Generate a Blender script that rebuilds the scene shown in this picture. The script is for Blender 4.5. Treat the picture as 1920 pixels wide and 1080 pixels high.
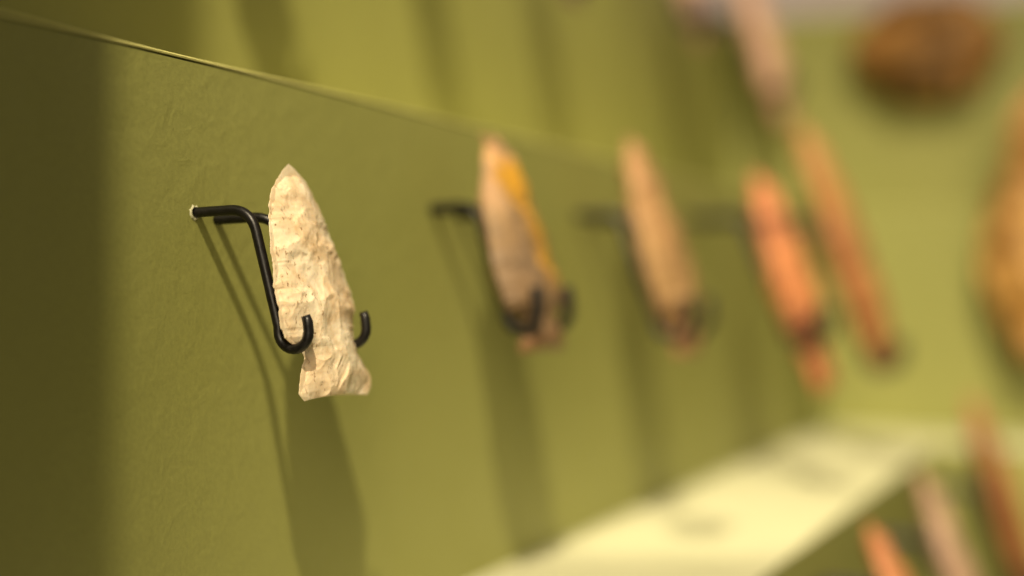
import bpy, math, random
import numpy as np
from mathutils import Vector

S = bpy.context.scene
for o in list(bpy.data.objects):
    bpy.data.objects.remove(o)
C = S.collection
MM = 0.001

# ------------------------------------------------------------------ camera
# axes: X = out of the middle riser, Y = along the riser, Z = up (metres)
cam_d = bpy.data.cameras.new('camera')
cam = bpy.data.objects.new('camera', cam_d)
C.objects.link(cam)
cam.location = (0.1765, 0.0, 0.215)
cam.rotation_euler = (math.radians(90), 0, math.radians(23.87))
cam_d.sensor_width = 36
cam_d.lens = 50.0
cam_d.clip_start = 0.01
cam_d.clip_end = 50
cam_d.dof.use_dof = True
cam_d.dof.focus_distance = 0.2845
cam_d.dof.aperture_fstop = 3.6
cam_d.dof.aperture_blades = 0
S.camera = cam

# ------------------------------------------------------------------ world, lamps, exposure
W = bpy.data.worlds.new('World')
S.world = W
W.use_nodes = True
bg = W.node_tree.nodes['Background']
bg.inputs[0].default_value = (1.0, 0.83, 0.56, 1)
bg.inputs[1].default_value = 0.25


def aim(o, target):
    o.rotation_euler = (Vector(target) - o.location).to_track_quat('-Z', 'Y').to_euler()


def spot(name, loc, target, power, cone, blend, radius, col):
    d = bpy.data.lights.new(name, 'SPOT')
    d.energy = power
    d.spot_size = math.radians(cone)
    d.spot_blend = blend
    d.shadow_soft_size = radius
    d.color = col
    o = bpy.data.objects.new(name, d)
    C.objects.link(o)
    o.location = loc
    aim(o, target)
    return o


def area(name, loc, target, power, size, col):
    d = bpy.data.lights.new(name, 'AREA')
    d.energy = power
    d.shape = 'DISK'
    d.size = size
    d.color = col
    o = bpy.data.objects.new(name, d)
    C.objects.link(o)
    o.location = loc
    aim(o, target)
    return o


spot('track_spot', (0.385, -0.455, 1.14), (0.0, 0.54, 0.21), 88, 33, 0.8, 0.010, (1.0, 0.83, 0.56))
spot('case_spot', (-0.025, 0.30, 0.95), (-0.02, 0.605, 0.18), 25, 30, 0.4, 0.022, (1.0, 0.84, 0.56))
# added fill: unseen tall soft light beyond the end of the steps
soft = area('soft_fill', (0.84, -1.77, 1.05), (0.0, 0.45, 0.22), 49, 0.9, (1.0, 0.84, 0.57))
soft.data.shape = 'RECTANGLE'
soft.data.size = 0.65
soft.data.size_y = 1.7

S.view_settings.view_transform = 'Standard'
S.view_settings.look = 'None'
S.view_settings.exposure = 0.14
S.view_settings.gamma = 1.0
S.view_settings.use_curve_mapping = False
S.render.resolution_x = 1024
S.render.resolution_y = 576


# ------------------------------------------------------------------ material helpers
class NT:
    def __init__(self, name):
        self.m = bpy.data.materials.new(name)
        self.m.use_nodes = True
        self.t = self.m.node_tree
        self.b = self.t.nodes['Principled BSDF']

    def n(self, kind, **kw):
        x = self.t.nodes.new(kind)
        for k, v in kw.items():
            setattr(x, k, v)
        return x

    def link(self, a, b):
        self.t.links.new(a, b)

    def coords(self, scale=(1, 1, 1), rot=(0, 0, 0), loc=(0, 0, 0)):
        if not hasattr(self, 'tc'):
            self.tc = self.n('ShaderNodeTexCoord')
        mp = self.n('ShaderNodeMapping')
        mp.inputs['Scale'].default_value = scale
        mp.inputs['Rotation'].default_value = rot
        mp.inputs['Location'].default_value = loc
        self.link(self.tc.outputs['Object'], mp.inputs[0])
        return mp.outputs[0]

    def noise(self, scale, detail=4, rough=0.55, dist=0.0, co=None):
        x = self.n('ShaderNodeTexNoise')
        x.inputs['Scale'].default_value = scale
        x.inputs['Detail'].default_value = detail
        x.inputs['Roughness'].default_value = rough
        x.inputs['Distortion'].default_value = dist
        self.link(co if co is not None else self.coords(), x.inputs['Vector'])
        return x.outputs[0]

    def ramp(self, fac, stops, interp='LINEAR'):
        x = self.n('ShaderNodeValToRGB')
        x.color_ramp.interpolation = interp
        e = x.color_ramp.elements
        while len(e) < len(stops):
            e.new(0.5)
        for i, (p, c) in enumerate(stops):
            e[i].position = p
            e[i].color = (c, c, c, 1) if isinstance(c, (int, float)) else tuple(c) + (1,)
        self.link(fac, x.inputs[0])
        return x.outputs[0]

    def mix(self, fac, a, b, mode='MIX'):
        x = self.n('ShaderNodeMix', data_type='RGBA', blend_type=mode)
        for sock, v in ((x.inputs[0], fac), (x.inputs[6], a), (x.inputs[7], b)):
            if isinstance(v, (int, float)):
                sock.default_value = v
            elif isinstance(v, tuple):
                sock.default_value = v + (1,)
            else:
                self.link(v, sock)
        return x.outputs[2]

    def math(self, op, a, b):
        x = self.n('ShaderNodeMath', operation=op)
        for i, v in enumerate((a, b)):
            if isinstance(v, (int, float)):
                x.inputs[i].default_value = v
            else:
                self.link(v, x.inputs[i])
        return x.outputs[0]

    def bump(self, h, strength, dist, prev=None):
        x = self.n('ShaderNodeBump')
        x.inputs['Strength'].default_value = strength
        x.inputs['Distance'].default_value = dist
        self.link(h, x.inputs['Height'])
        if prev is not None:
            self.link(prev, x.inputs['Normal'])
        return x.outputs[0]


def paint(name, col, col2, rough=0.5):
    k = NT(name)
    a = k.ramp(k.noise(9, 3, 0.5), [(0.35, 0.0), (0.65, 1.0)])
    c = k.mix(a, col, col2)
    g = k.ramp(k.noise(900, 3, 0.6), [(0.3, 0.9), (0.7, 1.06)])
    c = k.mix(1.0, c, g, 'MULTIPLY')
    # sparse specks of dirt
    sp = k.ramp(k.noise(420, 1, 0.4, 0, k.coords(loc=(3.1, 1.7, 0.4))), [(0.16, 1.0), (0.19, 0.0)])
    c = k.mix(k.math('MULTIPLY', sp, 0.5), c, (0.05, 0.04, 0.015))
    k.link(c, k.b.inputs['Base Color'])
    k.link(k.ramp(k.noise(60, 4), [(0.3, rough - 0.06), (0.7, rough + 0.08)]), k.b.inputs['Roughness'])
    k.b.inputs['Specular IOR Level'].default_value = 0.35
    # rolled paint: soft lumps, faint brush wrinkles, fine scratches
    h1 = k.noise(170, 3, 0.5, 0.6)
    h2 = k.ramp(k.noise(240, 4, 0.6, 2.2, k.coords((1, 1, 2.4), (0.5, 0, 0))), [(0.44, 0.0), (0.5, 1.0), (0.56, 0.0)])
    h3 = k.ramp(k.noise(160, 2, 0.5, 1.2, k.coords((1, 0.5, 3.6), (-0.7, 0, 0))), [(0.488, 0.0), (0.5, 1.0), (0.512, 0.0)])
    b = k.bump(h1, 0.30, 0.0009)
    b = k.bump(h2, 0.13, 0.00035, b)
    b = k.bump(h3, 0.10, 0.0003, b)
    k.link(b, k.b.inputs['Normal'])
    return k.m


M_GREEN = paint('green_paint', (0.252, 0.260, 0.070), (0.272, 0.278, 0.078))
M_LEDGE = paint('lit_ledge_paint', (0.55, 0.555, 0.36), (0.59, 0.59, 0.395), 0.45)  # same green paint, the strong light on it put into a paler colour
M_LEDGE2 = paint('lit_green_ledge_paint', (0.60, 0.585, 0.21), (0.63, 0.61, 0.23), 0.45)  # green lightened so the colour itself gives the lit rim and extra bounce
M_GREY = paint('grey_lilac_paint', (0.48, 0.42, 0.46), (0.52, 0.45, 0.49))
M_BASE = paint('dark_base_paint', (0.10, 0.10, 0.045), (0.12, 0.115, 0.05))
M_CHIP = paint('chipped_plaster', (0.46, 0.47, 0.26), (0.62, 0.60, 0.42))


def wire_mat():
    k = NT('black_lacquered_wire')
    n = k.noise(900, 4, 0.6)
    c = k.ramp(n, [(0.35, (0.003, 0.0025, 0.0025)), (0.64, (0.005, 0.004, 0.004)), (0.78, (0.035, 0.026, 0.02))])
    k.link(c, k.b.inputs['Base Color'])
    k.link(k.ramp(k.noise(500, 3), [(0.3, 0.30), (0.7, 0.5)]), k.b.inputs['Roughness'])
    k.b.inputs['Specular IOR Level'].default_value = 0.4
    k.link(k.bump(k.noise(1300, 3), 0.25, 0.0001), k.b.inputs['Normal'])
    return k.m


M_WIRE = wire_mat()


def stone(name, base, light, dark, speck=(0.10, 0.055, 0.02), size=30, speckle=0.5, bands=None, stripe=None, sss=0.0,
          rough=0.55, patch=0.5):
    """flaked stone. bands = [(z_mm, colour), ...] along the length, stripe = (y0_mm, y1_mm, z0, z1, colour)."""
    k = NT(name)
    co = k.coords()
    n1 = k.noise(2200 / size, 5, 0.6, 0.4, co)
    c = k.mix(k.ramp(n1, [(0.42, 0.0), (0.62, 1.0)]), base, light)
    n2 = k.noise(3300 / size, 6, 0.65, 0.8, k.coords(loc=(5, 2, 1)))
    sep = k.n('ShaderNodeSeparateXYZ')
    k.link(k.tc.outputs['Object'], sep.inputs[0])
    if bands:
        z = k.math('ADD', sep.outputs[2], k.math('MULTIPLY', k.math('SUBTRACT', k.noise(4200 / size, 3), 0.5), 0.014))
        lo, hi = bands[0][0] * MM, bands[-1][0] * MM
        f = k.math('DIVIDE', k.math('SUBTRACT', z, lo), hi - lo)
        bc = k.ramp(f, [((zz * MM - lo) / (hi - lo), col) for zz, col in bands])
        c = k.mix(0.58, c, bc)
    if stripe:
        y0, y1, z0, z1, col = stripe
        y = k.math('ADD', sep.outputs[1], k.math('MULTIPLY', k.math('SUBTRACT', k.noise(4800 / size, 4), 0.5), 0.012))
        # stripe follows the slanting edge
        y = k.math('ADD', y, k.math('MULTIPLY', sep.outputs[2], 0.16))
        fy = k.ramp(k.math('DIVIDE', k.math('SUBTRACT', y, y0 * MM), (y1 - y0) * MM),
                    [(0.0, 0.0), (0.12, 1.0), (0.88, 1.0), (1.0, 0.0)])
        fz = k.ramp(k.math('DIVIDE', k.math('SUBTRACT', sep.outputs[2], z0 * MM), (z1 - z0) * MM),
                    [(0.0, 0.0), (0.15, 1.0), (0.9, 1.0), (1.0, 0.2)])
        c = k.mix(k.math('MULTIPLY', fy, fz), c, col)
    c = k.mix(k.math('MULTIPLY', k.ramp(n2, [(0.48, 0.0), (0.62, 1.0)]), patch), c, dark)
    # brown staining caught in pits and short striations, gathered in patches
    m = k.ramp(k.noise(2600 / size, 3, 0.5, 0, k.coords(loc=(1, 7, 3))), [(0.42, 0.0), (0.54, 1.0)])
    pit = k.ramp(k.noise(1150, 3, 0.65, 0.3, k.coords((1, 1, 0.55), (0.45, 0, 0))), [(0.575, 0.0), (0.70, 1.0)])
    sp = k.math('MULTIPLY', k.math('MULTIPLY', m, pit), speckle)
    dots = k.ramp(k.noise(650, 2, 0.5, 0.2, k.coords(loc=(2, 2, 9))), [(0.70, 0.0), (0.76, 1.0)])
    sp = k.math('MAXIMUM', sp, k.math('MULTIPLY', dots, speckle))
    c = k.mix(sp, c, speck)
    k.link(c, k.b.inputs['Base Color'])
    k.link(k.ramp(k.noise(700, 3), [(0.3, rough - 0.1), (0.7, rough + 0.12)]), k.b.inputs['Roughness'])
    k.b.inputs['Specular IOR Level'].default_value = 0.4
    if sss > 0:
        k.b.inputs['Subsurface Weight'].default_value = sss
        k.b.inputs['Subsurface Radius'].default_value = (1.0, 0.55, 0.22)
        k.b.inputs['Subsurface Scale'].default_value = 0.0022
    b = k.bump(k.noise(480, 5, 0.6, 0.5), 0.16, 0.0005)
    b = k.bump(k.noise(1900, 3, 0.6), 0.25, 0.00012, b)
    b = k.bump(pit, -0.4, 0.0002, b)
    k.link(b, k.b.inputs['Normal'])
    return k.m


# ------------------------------------------------------------------ object helpers
def link(name, verts, faces, mat, parent=None, smooth=False):
    me = bpy.data.meshes.new(name)
    me.from_pydata([tuple(v) for v in verts], [], faces)
    me.validate()
    me.materials.append(mat)
    if smooth:
        me.polygons.foreach_set('use_smooth', [True] * len(me.polygons))
    o = bpy.data.objects.new(name, me)
    C.objects.link(o)
    o.parent = parent
    return o


def struct(o):
    o['kind'] = 'structure'
    return o


def tag(o, label, cat, group=None):
    o['label'] = label
    o['category'] = cat
    if group:
        o['group'] = group
    return o


# ------------------------------------------------------------------ the stepped display (setting)
Y0, YC, XE = 0.05, 0.86, 0.55          # near end, inner corner, far end of the right wing


def sweep_profile(name, prof, mat):
    """extrude a closed profile [(n, z) in metres] along both wings, mitred at the inner corner."""
    v, f = [], []
    path = []
    N = len(prof)
    for n, z in prof:
        v.append((n, Y0, z))
    for n, z in prof:
        v.append((n, YC - n, z))
    for n, z in prof:
        v.append((XE, YC - n, z))
    for s in range(2):
        for i in range(N):
            j = (i + 1) % N
            f.append((s * N + i, s * N + j, (s + 1) * N + j, (s + 1) * N + i))
    f.append(tuple(range(N))[::-1])
    f.append(tuple(2 * N + i for i in range(N)))
    o = link(name, v, f, mat)
    import bmesh
    bm = bmesh.new()
    bm.from_mesh(o.data)
    bmesh.ops.recalc_face_normals(bm, faces=bm.faces)
    bm.to_mesh(o.data)
    bm.free()
    return struct(o)


def riser(name, n, z0, z1, mat):
    return sweep_profile(name, [(n - 0.012, z0), (n, z0), (n, z1), (n - 0.012, z1)], mat)


def ledge(name, n0, n1, z, mat, th=0.0011):
    # thin painted board laid over the riser, its front arris rounded and a hair proud
    p = [(n0, z - th), (n1 + 0.0002, z - th), (n1 + 0.0003, z - 0.55 * th), (n1 + 0.0001, z - 0.2 * th), (n1 - 0.0004, z), (n0, z)]
    return sweep_profile(name, p, mat)


T = 0.131
riser('wall_lower', 0.075, 0.0, T - 0.0011, M_GREEN)
ledge('ledge_lower', -0.012, 0.075, T, M_LEDGE)
riser('wall_middle', 0.0, T, 2 * T - 0.0011, M_GREEN)
ledge('ledge_upper', -0.087, 0.0, 2 * T, M_LEDGE2, 0.0007)
riser('wall_upper', -0.075, 2 * T, 3 * T - 0.0011, M_GREEN)
ledge('ledge_top', -0.162, -0.075, 3 * T, M_LEDGE2)
riser('wall_back', -0.15, 3 * T, 3 * T + 0.30, M_GREY)


def box(name, a, b, mat, parent=None):
    (x0, y0, z0), (x1, y1, z1) = a, b
    v = [(x, y, z) for x in (x0, x1) for y in (y0, y1) for z in (z0, z1)]
    f = [(0, 1, 3, 2), (4, 6, 7, 5), (0, 4, 5, 1), (2, 3, 7, 6), (0, 2, 6, 4), (1, 5, 7, 3)]
    return link(name, v, f, mat, parent)


struct(box('floor', (-0.17, -0.6, -0.02), (0.9, 1.03, -0.0005), M_BASE))
# unseen cheek added at the near end so its edge cuts off the light
ch = [(-0.165, 0.0), (0.095, 0.0), (0.095, 0.69), (0.085, 0.70), (-0.165, 0.70)]
cv = [(x, 0.0495 - d, z) for d in (0.0, 0.018) for x, z in ch]
n5 = len(ch)
cf = [tuple(range(n5)), tuple(range(2 * n5 - 1, n5 - 1, -1))] + [(i, i + n5, (i + 1) % n5 + n5, (i + 1) % n5) for i in range(n5)]
struct(link('shade_cheek', cv, cf, M_GREEN))


# ------------------------------------------------------------------ flaked stone points
def interp(poly, t):
    """poly = [(y, h)] ; resampled by normalised height."""
    a = np.array(poly, float)
    hh = (a[0, 1] - a[:, 1]) / (a[0, 1] - a[-1, 1])
    hh = np.maximum.accumulate(hh + np.arange(len(hh)) * 1e-6)
    return np.interp(t, hh / hh[-1], a[:, 0]), np.interp(t, hh / hh[-1], a[:, 1])


def smooth_noise(rng, n, k):
    x = np.linspace(0, 1, n)
    xs = np.linspace(0, 1, k)
    return gsmooth(np.interp(x, xs, rng.uniform(-1, 1, k)), 0.3 * n / k)


def gsmooth(a, sig):
    m = int(3 * sig) + 1
    k = np.exp(-0.5 * (np.arange(-m, m + 1) / sig) ** 2)
    p = np.concatenate([2 * a[0] - a[m:0:-1], a, 2 * a[-1] - a[-2:-m - 2:-1]])
    return np.convolve(p, k / k.sum(), 'valid')


def fbm(Y, H, rng, scale, octaves=4, gain=0.5):
    """value noise over the face, scale in mm per cell."""
    out = np.zeros_like(Y)
    amp = 1.0
    for o_ in range(octaves):
        g = rng.uniform(-1, 1, (64, 64))
        a, b = Y / scale + rng.uniform(0, 40), H / scale + rng.uniform(0, 40)
        i, j = np.floor(a).astype(int), np.floor(b).astype(int)
        fa, fb = a - i, b - j
        fa, fb = fa * fa * (3 - 2 * fa), fb * fb * (3 - 2 * fb)
        v = lambda p, q: g[(i + p) % 64, (j + q) % 64]
        out += amp * ((v(0, 0) * (1 - fa) + v(1, 0) * fa) * (1 - fb) + (v(0, 1) * (1 - fa) + v(1, 1) * fa) * fb)
        amp *= gain
        scale *= 0.5
    return out


def scars(Y, H, yl, yr, hl, rng, count, small, wmax, depth=1.0):
    """depth field (mm) of scooped flake scars struck inward from both edges, with uneven outlines and hinged ends."""
    D = np.zeros_like(Y)
    rows = Y.shape[0]
    wob = fbm(Y, H, rng, 0.14 * wmax, 3)
    wob2 = fbm(Y, H, rng, 0.10 * wmax, 3)
    jobs = []
    for i in range(count):
        jobs.append((rng.uniform(0.02, 0.97), rng.choice([-1, 1]), rng.uniform(.22, .50) * wmax, rng.uniform(.10, .22) * wmax,
                     rng.uniform(.010, .024) * wmax * depth))
    for i in range(count * 2 // 3):        # scars on the body of the face
        jobs.append((rng.uniform(0.04, 0.96), 0, rng.uniform(.10, .34) * wmax, rng.uniform(.08, .2) * wmax, rng.uniform(.006, .017) * wmax * depth))
    for i in range(small):        # fine retouch along the edges
        jobs.append((rng.uniform(0.0, 1.0), rng.choice([-1, 1]), rng.uniform(.06, .17) * wmax, rng.uniform(.04, .10) * wmax,
                     rng.uniform(.006, .016) * wmax * depth))
    for t, side, ln, wd, dp in jobs:
        r = min(rows - 1, int(t * rows))
        if side == 0:
            cy = yl[r] + (yr[r] - yl[r]) * rng.uniform(.12, .88)
            ang = rng.uniform(0, 2 * math.pi)
        else:
            cy = yl[r] if side < 0 else yr[r]
            ang = (0 if side < 0 else math.pi) + rng.normal(0, .5)
        ch_ = hl[r]
        dy, dh = math.cos(ang), math.sin(ang)
        k = rng.uniform(.05, .18)
        a = ((Y - cy) * dy + (H - ch_) * dh) / ln + k * wob
        w0 = wd * (0.65 + 0.35 * np.clip(a, 0, 1))
        b = (-(Y - cy) * dh + (H - ch_) * dy) / w0 + 1.6 * k * wob2
        hinge = rng.choice([1.5, 2, 4, 9])
        rise = np.clip((a + 0.15) / 0.25, 0, 1) if side == 0 else np.where(a > -0.3, 1.0, 0.0)
        prof = np.where(a < 1, rise * (0.7 + 0.3 * a) * (1 - np.clip(a, 0, 1) ** hinge), 0)
        d = dp * prof * (1 - b * b)
        d = d + np.where(d > 0, 0.04 * dp * np.sin(a * 16 + 3 * b * b), 0)
        D = np.maximum(D, np.where(np.abs(b) < 1, d, 0))
    return D + 0.0030 * wmax * depth * (fbm(Y, H, rng, 0.22 * wmax, 5, 0.55) + 1)


def flaked(name, L, R, thick, mat, seed=1, cols=90, rows=200, count=26, small=50, prof=0.62, chip=0.3, base_bow=0.8,
           depth=1.0, base_thick=0.35):
    """L, R: outline of the two edges, tip to base, (y, h) in mm. front face looks along +X."""
    rng = np.random.default_rng(seed)
    t = np.linspace(0, 1, rows) ** 1.0
    yl, hl = interp(L, t)
    yr, hr = interp(R, t)
    wmax = float(np.max(yr - yl))
    wsm = gsmooth(yr - yl, rows * 0.035)
    env = np.minimum(1, np.minimum(t, 1 - t) * 14)
    for arr, sg in ((yl, 1), (yr, -1)):
        k = int(rows * 0.16)
        bites = np.zeros(rows)
        for q in range(34):                               # small bites out of the edge
            c0, w0 = rng.uniform(0, 1), rng.uniform(.008, .03)
            bites = np.maximum(bites, rng.uniform(.2, 1) * np.clip(1 - ((t - c0) / w0) ** 2, 0, None))
        arr += sg * chip * (bites + 0.35 * smooth_noise(rng, rows, k)) * env
    s = np.linspace(-1, 1, cols)
    s = np.sign(s) * (1 - (1 - np.abs(s)) ** 1.25)          # denser towards the edges
    f = (s + 1) / 2
    Y = yl[:, None] * (1 - f) + yr[:, None] * f
    H = hl[:, None] * (1 - f) + hr[:, None] * f
    H[:, :] += (base_bow * (1 - s ** 2))[None, :] * np.clip((t - 0.85) / 0.15, 0, 1)[:, None] ** 2
    tw = np.clip(wsm / wmax, 0, 1) ** 0.55
    endf = base_thick + (1 - base_thick) * np.clip((1 - t) / 0.16, 0, 1) ** 0.6
    tip = np.clip(t / 0.10, 0, 1) ** 0.5
    Tk = thick * tw * endf * tip
    lens = np.clip(1 - np.abs(s) ** 2, 0, 1) ** prof
    half = 0.5 * Tk[:, None] * lens[None, :]
    # the ridge wanders
    skew = 1 + 0.12 * smooth_noise(rng, rows, 7)[:, None] * s[None, :] * (1 - np.abs(s))[None, :]
    Df = scars(Y, H, yl, yr, hl, rng, count, small, wmax, depth)
    Db = scars(Y, H, yl, yr, hl, rng, count, small, wmax, depth)
    cen = 0.05 * thick * smooth_noise(rng, rows, 14)[:, None] * np.ones(cols)[None, :]
    mn = 0.04 * Tk[:, None] * np.sqrt(np.clip(1 - np.abs(s) ** 6, 0, 1))[None, :] + 0.03
    F = cen + np.maximum(half * 1.06 * skew - Df, mn)
    B = cen - np.maximum(half * 0.94 - Db, mn)
    vf = np.stack([F, Y, H], -1).reshape(-1, 3)
    vb = np.stack([B, Y, H], -1).reshape(-1, 3)
    verts = np.concatenate([vf, vb]) * MM
    i = np.arange(rows - 1)[:, None] * cols + np.arange(cols - 1)[None, :]
    i = i.reshape(-1)
    off = rows * cols
    ff = np.stack([i, i + cols, i + cols + 1, i + 1], -1)
    fb = np.stack([i + off, i + 1 + off, i + cols + 1 + off, i + cols + off], -1)
    # rims
    e = []
    r = np.arange(rows - 1) * cols
    e.append(np.stack([r, r + off, r + cols + off, r + cols], -1))
    r2 = r + cols - 1
    e.append(np.stack([r2, r2 + cols, r2 + cols + off, r2 + off], -1))
    c_ = np.arange(cols - 1)
    e.append(np.stack([c_, c_ + 1, c_ + 1 + off, c_ + off], -1))
    c2 = c_ + (rows - 1) * cols
    e.append(np.stack([c2, c2 + off, c2 + 1 + off, c2 + 1], -1))
    faces = np.concatenate([ff, fb] + e)
    me = bpy.data.meshes.new(name)
    nv, nf = len(verts), len(faces)
    me.vertices.add(nv)
    me.vertices.foreach_set('co', verts.astype(np.float32).ravel())
    me.loops.add(nf * 4)
    me.loops.foreach_set('vertex_index', faces.astype(np.int32).ravel())
    me.polygons.add(nf)
    me.polygons.foreach_set('loop_start', np.arange(0, nf * 4, 4, dtype=np.int32))
    me.polygons.foreach_set('use_smooth', np.ones(nf, dtype=bool))
    me.update(calc_edges=True)
    me.validate()
    me.materials.append(mat)
    o = bpy.data.objects.new(name, me)
    C.objects.link(o)
    return o


def place(o, wall, n, u, z, lean):
    """wall 'L': left wing (u = world Y, n = world X) ; 'R': right wing (u = world X, n measured from the riser towards -Y)."""
    a = -math.radians(lean)
    if wall == 'L':
        o.location = (n * MM, u * MM, z * MM)
        o.rotation_euler = (0, a, 0)
    else:
        o.location = (u * MM, YC - n * MM, z * MM)
        o.rotation_euler = (0, a, -math.pi / 2)
    return o


def point_outline(W, top, bot, tb=0.80, neck=0.56, base=0.78, full=1.0, skew=0.0, blunt=0.12):
    """a notched point: blade widening from the tip, shoulders, notches, flared base."""
    Ln = top - bot
    prof = [(0.0, blunt), (0.03, 0.26), (0.10, 0.46), (0.22, 0.68), (0.38, 0.86), (0.55, 0.97), (0.70, full), (tb - 0.03, 0.98 * full),
            (tb, 0.90), (tb + 0.035, neck + 0.08), (tb + 0.06, neck), (tb + 0.10, neck + 0.03), (0.96, base), (1.0, base - 0.06)]
    L = [(-W / 2 * w + skew * q * W, top - q * Ln) for q, w in prof]
    R = [(W / 2 * w + skew * q * W, top - q * Ln) for q, w in prof]
    return L, R


def leaf_outline(W, top, bot, wide=0.55, base=0.35, blunt=0.1):
    Ln = top - bot
    qs = np.linspace(0, 1, 22)
    L, R = [], []
    for q in qs:
        if q < wide:
            w = blunt + (1 - blunt) * math.sin(q / wide * math.pi / 2) ** 0.85
        else:
            w = base + (1 - base) * math.cos((q - wide) / (1 - wide) * math.pi / 2) ** 0.7
        L.append((-W / 2 * w, top - q * Ln))
        R.append((W / 2 * w, top - q * Ln))
    return L, R


# ------------------------------------------------------------------ bent wire mounts
def fillet(P, r, k=9):
    P = [np.array(p, float) for p in P]
    out = [P[0]]
    for a, b, c in zip(P, P[1:], P[2:]):
        u, v = a - b, c - b
        lu, lv = np.linalg.norm(u), np.linalg.norm(v)
        d = min(r, lu * .49, lv * .49)
        p, q = b + u / lu * d, b + v / lv * d
        for i in range(k + 1):
            t = i / k
            out.append((1 - t) ** 2 * p + 2 * t * (1 - t) * b + t * t * q)
    out.append(P[-1])
    return out


def tube(name, P, r, mat, parent, seg=20, flat_end=True):
    P = [np.array(p, float) for p in P]
    # resample evenly
    Q = [P[0]]
    for a, b in zip(P, P[1:]):
        d = np.linalg.norm(b - a)
        if d < 1e-6:
            continue
        m = max(1, int(d / 0.8))
        Q += [a + (b - a) * (i + 1) / m for i in range(m)]
    P = Q
    rng = random.Random(len(P))
    v, f = [], []
    ref = np.array([0, 1.0, 0])
    for i, p in enumerate(P):
        tg = P[min(i + 1, len(P) - 1)] - P[max(i - 1, 0)]
        tg = tg / np.linalg.norm(tg)
        e1 = ref - tg * (ref @ tg)
        e1 /= np.linalg.norm(e1)
        e2 = np.cross(tg, e1)
        ref = e1
        rr = r * (1 + 0.02 * rng.uniform(-1, 1))
        if flat_end and i == len(P) - 1:
            rr *= 0.86                       # sawn end with a worn rim
        for s in range(seg):
            a = 2 * math.pi * s / seg
            v.append((p + rr * (math.cos(a) * e1 + math.sin(a) * e2)) * MM)
    for i in range(len(P) - 1):
        for s in range(seg):
            s2 = (s + 1) % seg
            f.append((i * seg + s, i * seg + s2, (i + 1) * seg + s2, (i + 1) * seg + s))
    f.append(tuple(range(seg))[::-1])
    f.append(tuple((len(P) - 1) * seg + s for s in range(seg)))
    return link(name, v, f, mat, parent, True)


def hook_path(pu, pz, nout, hu, hz, nb, nf, rise, bend=5.0):
    """peg at (0, pu, pz), out to nout, down to a U under the stone at hz, up its front to a short tip."""
    r = (nf - nb) / 2
    P = fillet([(-0.4, pu, pz), (nout, pu, pz + 0.5), (nb - 0.2, hu, hz + r + 2)], bend)
    P = P[:-1] + [(nb, hu, hz + r + 1.0)]
    for i in range(13):
        a = math.pi * i / 12
        P.append((nb + r - r * math.cos(a), hu, hz + r - r * math.sin(a)))
    P.append((nf - 0.1, hu - 0.2, hz + r + rise * .6))
    P.append((nf - 0.5, hu - 0.4, hz + r + rise))
    return P


def mount(wall, nw, u, z, prongs, label, r=1.55, group='bent wire mounts on the green walls'):
    """nw: face of the riser (mm). prongs: (du, dz, nout, hook du, hook dz, nb, nf, rise)."""
    e = bpy.data.objects.new('wire_mount', None)
    e.empty_display_size = 0.005
    C.objects.link(e)
    if wall == 'L':
        e.location = (nw * MM, u * MM, z * MM)
    else:
        e.location = (u * MM, YC - nw * MM, z * MM)
        e.rotation_euler = (0, 0, -math.pi / 2)
    tag(e, label, 'wire mount', group)
    for p in prongs:
        tube('prong', hook_path(*p), r, M_WIRE, e)
    return e


def auto_mount(wall, nw, n0, u, z, lean, T_, hw, drop, label, nout=None, sp=0.7, rise=7, grip=0.34):
    """mount for a stone whose mid plane passes (n0, u, z) and whose notches sit `drop` mm below the pegs."""
    tl = math.tan(math.radians(lean))
    nh = n0 - nw + drop * tl
    no = n0 - nw - T_ / 2 - 1.2 if nout is None else nout
    nb, nf = nh - T_ * grip - 1.2, nh + T_ * grip + 1.4
    return mount(wall, nw, u, z, [(-hw * sp, 0, no, -hw, -drop, nb, nf, rise)][:0] +
                 [(-hw * sp, 0.0, no, -hw, -drop, nb, nf, rise), (hw * sp, -0.6, no, hw, -drop, nb, nf, rise)], label)


GRP = 'flaked stone points on wire mounts'

# ---- first point: cream chert, in focus
M1 = stone('cream_chert', (0.66, 0.515, 0.335), (0.76, 0.66, 0.485), (0.55, 0.37, 0.19), (0.20, 0.10, 0.035), 27, 0.85, sss=0.12, patch=0.55, rough=0.46)
L1 = [(11.0, 10.8), (8.6, 9.4), (7.0, 8.2), (3.8, 5.3), (1.6, 2.1), (0.2, -2.3), (-0.9, -7.8), (-2.0, -13.2), (-2.6, -19.1), (-2.8, -22.8),
      (-2.0, -25.3), (0.4, -26.8), (3.0, -27.8), (3.9, -29.5), (2.2, -32.3), (0.3, -34.9), (-0.2, -36.6), (1.5, -38.2)]
R1 = [(11.4, 10.8), (13.9, 9.7), (17.5, 7.4), (19.6, 4.1), (21.4, 0.6), (23.0, -3.7), (24.4, -8.3), (25.7, -12.4), (27.2, -16.3), (27.0, -20.0),
      (25.4, -22.9), (24.3, -25.8), (25.5, -29.3), (27.5, -32.2), (29.3, -34.6), (28.4, -37.1), (26.2, -38.6)]
o = flaked('stone_point', L1, R1, 7.6, M1, seed=19, cols=210, rows=400, count=30, small=80, base_bow=0.6, chip=0.5, depth=2.0)
place(o, 'L', 17.5, 239, 230, 12)
tag(o, 'cream chert point with brown specks and flared base, sharp in focus', 'stone point', GRP)
mount('L', 0, 239, 230, [(0.3, 0.4, 13.4, 0.7, -27.1, 19.7, 26.7, 3.2), (7.3, -0.8, 14.0, 23.4, -27.0, 19.9, 26.7, 3.6)],
      'black bent wire mount hooked under the shoulders of the cream chert point', r=1.05)

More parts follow.
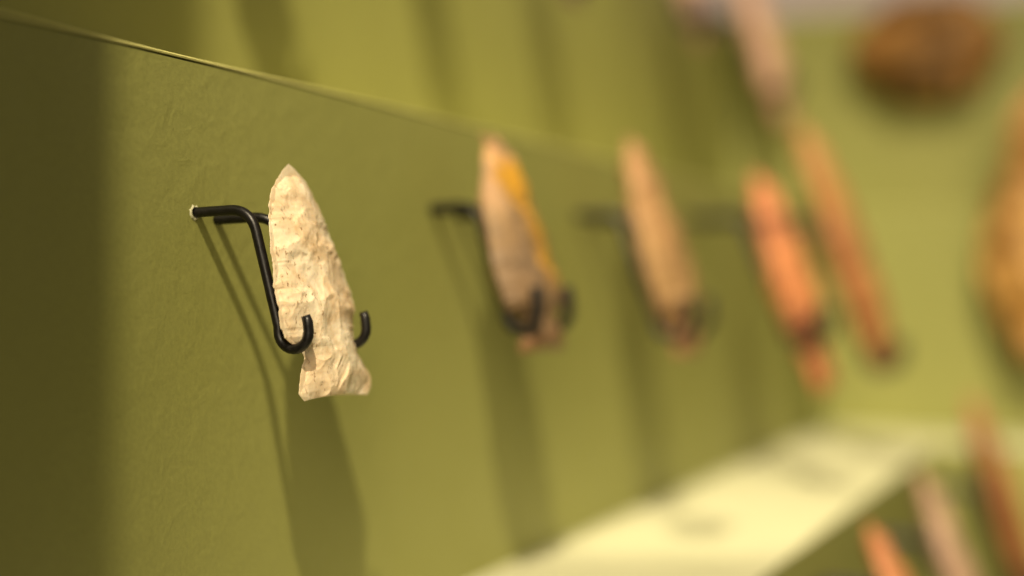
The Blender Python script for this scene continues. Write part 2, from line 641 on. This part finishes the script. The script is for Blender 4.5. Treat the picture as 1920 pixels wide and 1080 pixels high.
# chipped paint round the two peg holes of the first mount
def chip_ring(u, z, ri, ro, seed, name='chipped_hole_rim'):
    rng = random.Random(seed)
    v, f = [], []
    n = 22
    for i in range(n):
        a = 2 * math.pi * i / n
        k = ro * (0.82 + 0.36 * rng.random())
        for rad, x in ((ri, 0.10), (ri + 0.45 * (k - ri), 0.38), (k, 0.02)):
            v.append((x * MM, (u + rad * math.cos(a)) * MM, (z + rad * math.sin(a)) * MM))
    for i in range(n):
        j = (i + 1) % n
        for q in range(2):
            f.append((i * 3 + q, i * 3 + q + 1, j * 3 + q + 1, j * 3 + q))
    return link(name, v, f, M_CHIP, bpy.data.objects['wall_middle'], True)


chip_ring(238.9, 230.4, 1.0, 1.55, 3)

# ---- second point: tan and grey with an orange flank
M2 = stone('tan_grey_chert', (0.306, 0.180, 0.081), (0.378, 0.234, 0.117), (0.10, 0.07, 0.045), (0.072, 0.045, 0.023), 24, 0.6, patch=0.6,
           bands=[(-40, (0.252, 0.108, 0.045)), (-32, (0.16, 0.105, 0.06)), (-18, (0.10, 0.078, 0.055)), (-4, (0.28, 0.19, 0.10)), (10, (0.62, 0.37, 0.21))],
           stripe=(-8.0, 6, -26, 14, (0.50, 0.26, 0.022)))
L, R = point_outline(38, 20.4, -40, 0.80, 0.46, 0.82, blunt=0.42)
o = flaked('stone_point', L, R, 14.5, M2, seed=11, count=22, small=40, depth=2.2)
place(o, 'L', 19.1, 352.8, 236.4, 15.4)
tag(o, 'tan and grey stone point with an orange flank and notched base', 'stone point', GRP)
auto_mount('L', 0, 19.1, 352.8, 236.4, 15.4, 9.5, 11, 32.5, 'black wire mount holding the stone point with the orange flank')

# ---- third: slender tan point with a reddish base
M3 = stone('tan_chert', (0.340, 0.197, 0.082), (0.408, 0.258, 0.122), (0.14, 0.075, 0.03), (0.068, 0.034, 0.014), 26, 0.5, patch=0.95,
           bands=[(-50, (0.313, 0.136, 0.061)), (-38, (0.245, 0.122, 0.061)), (-30, (0.272, 0.170, 0.068)), (0, (0.27, 0.145, 0.055)), (25, (0.29, 0.15, 0.072))])
L, R = point_outline(38, 28, -49.6, 0.80, 0.44, 0.72)
o = flaked('stone_point', L, R, 16, M3, seed=21, count=22, small=40, depth=2.2)
place(o, 'L', 23.2, 462.7, 239.7, 15.8)
tag(o, 'slender tan stone point with a short reddish base', 'stone point', GRP)
auto_mount('L', 0, 23.2, 462.7, 239.7, 15.8, 14, 12, 41, 'wire mount holding the slender tan point with reddish base')

# ---- fourth: orange red point
M4 = stone('orange_jasper', (0.429, 0.141, 0.052), (0.548, 0.244, 0.096), (0.13, 0.04, 0.022), (0.089, 0.030, 0.015), 30, 0.5, patch=1.0,
           bands=[(-76, (0.459, 0.148, 0.052)), (-60, (0.370, 0.118, 0.037)), (-48, (0.163, 0.067, 0.044)), (-38, (0.459, 0.178, 0.052)), (-16, (0.562, 0.222, 0.089)),
                  (-6, (0.281, 0.111, 0.059)), (4, (0.459, 0.163, 0.074)), (20, (0.370, 0.133, 0.067))])
L, R = point_outline(46, 20.4, -76, 0.72, 0.44, 0.64)
o = flaked('stone_point', L, R, 19, M4, seed=31, count=22, small=40, depth=2.2)
place(o, 'L', 33.5, 590, 244.4, 18)
tag(o, 'orange red stone point with a dark patch above its stem', 'stone point', GRP)
auto_mount('L', 0, 33.5, 590, 244.4, 18, 17, 13, 52, 'wire mount with long prongs holding the orange red point')

# ---- fifth: long brown blade
M5 = stone('brown_chert', (0.295, 0.133, 0.045), (0.377, 0.175, 0.060), (0.180, 0.077, 0.030), (0.066, 0.028, 0.015), 44, 0.4,
           bands=[(-70, (0.115, 0.049, 0.015)), (-60, (0.295, 0.119, 0.038)), (-45, (0.377, 0.147, 0.045)), (-10, (0.246, 0.098, 0.038)), (20, (0.361, 0.182, 0.053)), (54, (0.328, 0.168, 0.075))])
L, R = leaf_outline(46, 55, -74, 0.6, 0.45, 0.16)
o = flaked('stone_point', L, R, 20, M5, seed=41, count=26, small=40, depth=2.2)
place(o, 'L', 41, 692, 246, 18.6)
tag(o, 'long brown leaf-shaped stone blade with a dark base', 'stone blade', GRP)
auto_mount('L', 0, 41, 692, 246, 18.6, 17, 9, 70, 'wire mount holding the long brown blade near the wall corner')

# ---- row above, on the upper wall
MU = stone('dark_chert', (0.10, 0.06, 0.045), (0.16, 0.10, 0.07), (0.06, 0.035, 0.025), size=30)
MV = stone('purple_chert', (0.20, 0.12, 0.09), (0.50, 0.33, 0.25), (0.12, 0.07, 0.06), size=30,
           bands=[(-42, (0.30, 0.17, 0.08)), (-33, (0.10, 0.055, 0.045)), (-20, (0.13, 0.075, 0.06)), (-12, (0.58, 0.36, 0.27)), (20, (0.60, 0.36, 0.28))])
MP = stone('pink_chert', (0.60, 0.36, 0.26), (0.68, 0.44, 0.33), (0.46, 0.26, 0.18), size=40,
           bands=[(-66, (0.34, 0.18, 0.09)), (-56, (0.24, 0.12, 0.08)), (-46, (0.58, 0.35, 0.25)), (0, (0.66, 0.42, 0.31)), (40, (0.62, 0.38, 0.28))])
MG = stone('grey_tan_chert', (0.34, 0.26, 0.17), (0.44, 0.35, 0.24), (0.2, 0.15, 0.1), size=30)
for (u, n0, z, top, bot, Wd, T_, ln, mat, seed, lab, mlab, drop) in [
    (318, -47, 378, 27, -34, 30, 9, 15, MG, 51, 'grey tan stone point near the end of the upper wall', 'wire mount of the grey tan point on the upper wall', 27),
    (432, -47, 378, 27, -36, 30, 10, 15, M3, 52, 'tan stone point between the grey and the dark points on the upper wall', 'wire mount of the tan point on the upper wall', 29),
    (543, -48, 376, 27, -47, 32, 10, 15, MU, 53, 'dark stone point on the upper wall, only its base in view', 'wire mount of the dark point on the upper wall', 37),
    (729, -47, 385, 27, -44, 36, 14, 15, MV, 54, 'purple grey stone point on the upper wall with a dark lower half', 'wire mount of the purple grey point on the upper wall', 33),
    (868, -43, 382, 42, -70, 40, 20, 16.5, MP, 55, 'long pale pink stone point on the upper wall by the corner', 'wire mount of the long pale pink point by the corner', 50),
]:
    L, R = point_outline(Wd, top, bot, 0.80, 0.52, 0.70)
    o = flaked('stone_point', L, R, T_, mat, seed=seed, cols=60, rows=130, count=18, small=30, depth=2.2)
    place(o, 'L', n0, u, z, ln)
    tag(o, lab, 'stone point', GRP)
    auto_mount('L', -75, n0, u, z, ln, T_, Wd * 0.30, drop, mlab)

# ---- right wing: rounded brown core above, large lobed orange blade below it
MC = stone('dark_brown_flint', (0.17, 0.075, 0.010), (0.34, 0.17, 0.045), (0.045, 0.020, 0.003), size=75, patch=1.0)
th = np.linspace(0, math.pi, 26)
L = [(-42 * math.sin(a) ** 0.8 - 2 + 3 * math.sin(3 * a), 33 * math.cos(a)) for a in th]
R = [(42 * math.sin(a) ** 0.7 + 2 + 2 * math.sin(5 * a), 33 * math.cos(a)) for a in th]
o = flaked('stone_core', L, R, 44, MC, seed=61, count=16, small=16, depth=3.0, prof=0.5, chip=1.0, base_thick=0.3)
place(o, 'R', -49, 55, 364, 8)
tag(o, 'rounded dark brown stone core on the upper wall past the corner', 'stone core', GRP)
mount('R', -75, 55, 372, [(-14, 0, 5, -16, -42, 10, 41, 7), (14, 0, 5, 16, -42, 10, 41, 7)], 'wire mount cradling the rounded dark brown core')

MB = stone('amber_chert', (0.38, 0.20, 0.055), (0.48, 0.28, 0.10), (0.16, 0.07, 0.01), size=60, patch=1.0,
           bands=[(-100, (0.40, 0.20, 0.05)), (-70, (0.56, 0.30, 0.06)), (-20, (0.60, 0.34, 0.10)), (6, (0.20, 0.09, 0.012)), (22, (0.24, 0.11, 0.02)), (40, (0.56, 0.30, 0.12))])
L = [(-6, 58), (-14, 50), (-20, 38), (-22, 22), (-24, 8), (-31, -8), (-35, -30), (-35, -50), (-28, -66), (-24, -76), (-18, -88), (-12, -98)]
R = [(2, 58), (14, 52), (22, 40), (24, 22), (26, 8), (33, -8), (37, -30), (36, -50), (29, -66), (24, -76), (20, -88), (12, -98)]
o = flaked('stone_knife', L, R, 22, MB, seed=71, count=22, small=30, chip=0.8, depth=2.6)
place(o, 'R', 26, 130, 272, 10)
tag(o, 'large amber brown stone blade with a waisted upper end, past the corner', 'stone blade', GRP)
mount('R', 0, 130, 262, [(-16, 0, 10, -15, -88, 25, 52, 9), (16, 0, 10, 15, -88, 25, 52, 9)], 'wire mount holding the large amber brown blade')

# ---- row below, on the lower wall
MO = stone('salmon_chert', (0.38, 0.15, 0.065), (0.46, 0.20, 0.09), (0.44, 0.18, 0.07), size=34)
MM_ = stone('mauve_chert', (0.34, 0.22, 0.15), (0.42, 0.28, 0.20), (0.28, 0.16, 0.10), size=34)
MR = stone('red_brown_chert', (0.24, 0.09, 0.03), (0.32, 0.14, 0.06), (0.14, 0.05, 0.015), size=44,
           bands=[(-60, (0.16, 0.05, 0.015)), (-10, (0.22, 0.08, 0.02)), (20, (0.30, 0.12, 0.05)), (45, (0.46, 0.22, 0.12))])
for (u, n0, z, top, bot, Wd, T_, ln, mat, seed, lab, mlab, drop) in [
    (490, 101, 113, 25, -40, 30, 12, 22, MO, 81, 'salmon orange stone point on the lower wall below the pale ledge', 'wire mount of the salmon point on the lower wall', 32),
    (600, 103, 112, 30, -50, 34, 14, 20, MM_, 82, 'dusty mauve stone point on the lower wall below the pale ledge', 'wire mount of the mauve point on the lower wall', 40),
    (740, 112, 115, 50, -62, 40, 16, 17, MR, 83, 'tall red brown stone point on the lower wall by the corner', 'wire mount of the tall red brown point on the lower wall', 48),
]:
    L, R = point_outline(Wd, top, bot, 0.80, 0.52, 0.70)
    o = flaked('stone_point', L, R, T_, mat, seed=seed, cols=60, rows=130, count=18, small=30, depth=2.2)
    place(o, 'L', n0, u, z, ln)
    tag(o, lab, 'stone point', GRP)
    auto_mount('L', 75, n0, u, z, ln, T_, Wd * 0.30, drop, mlab)
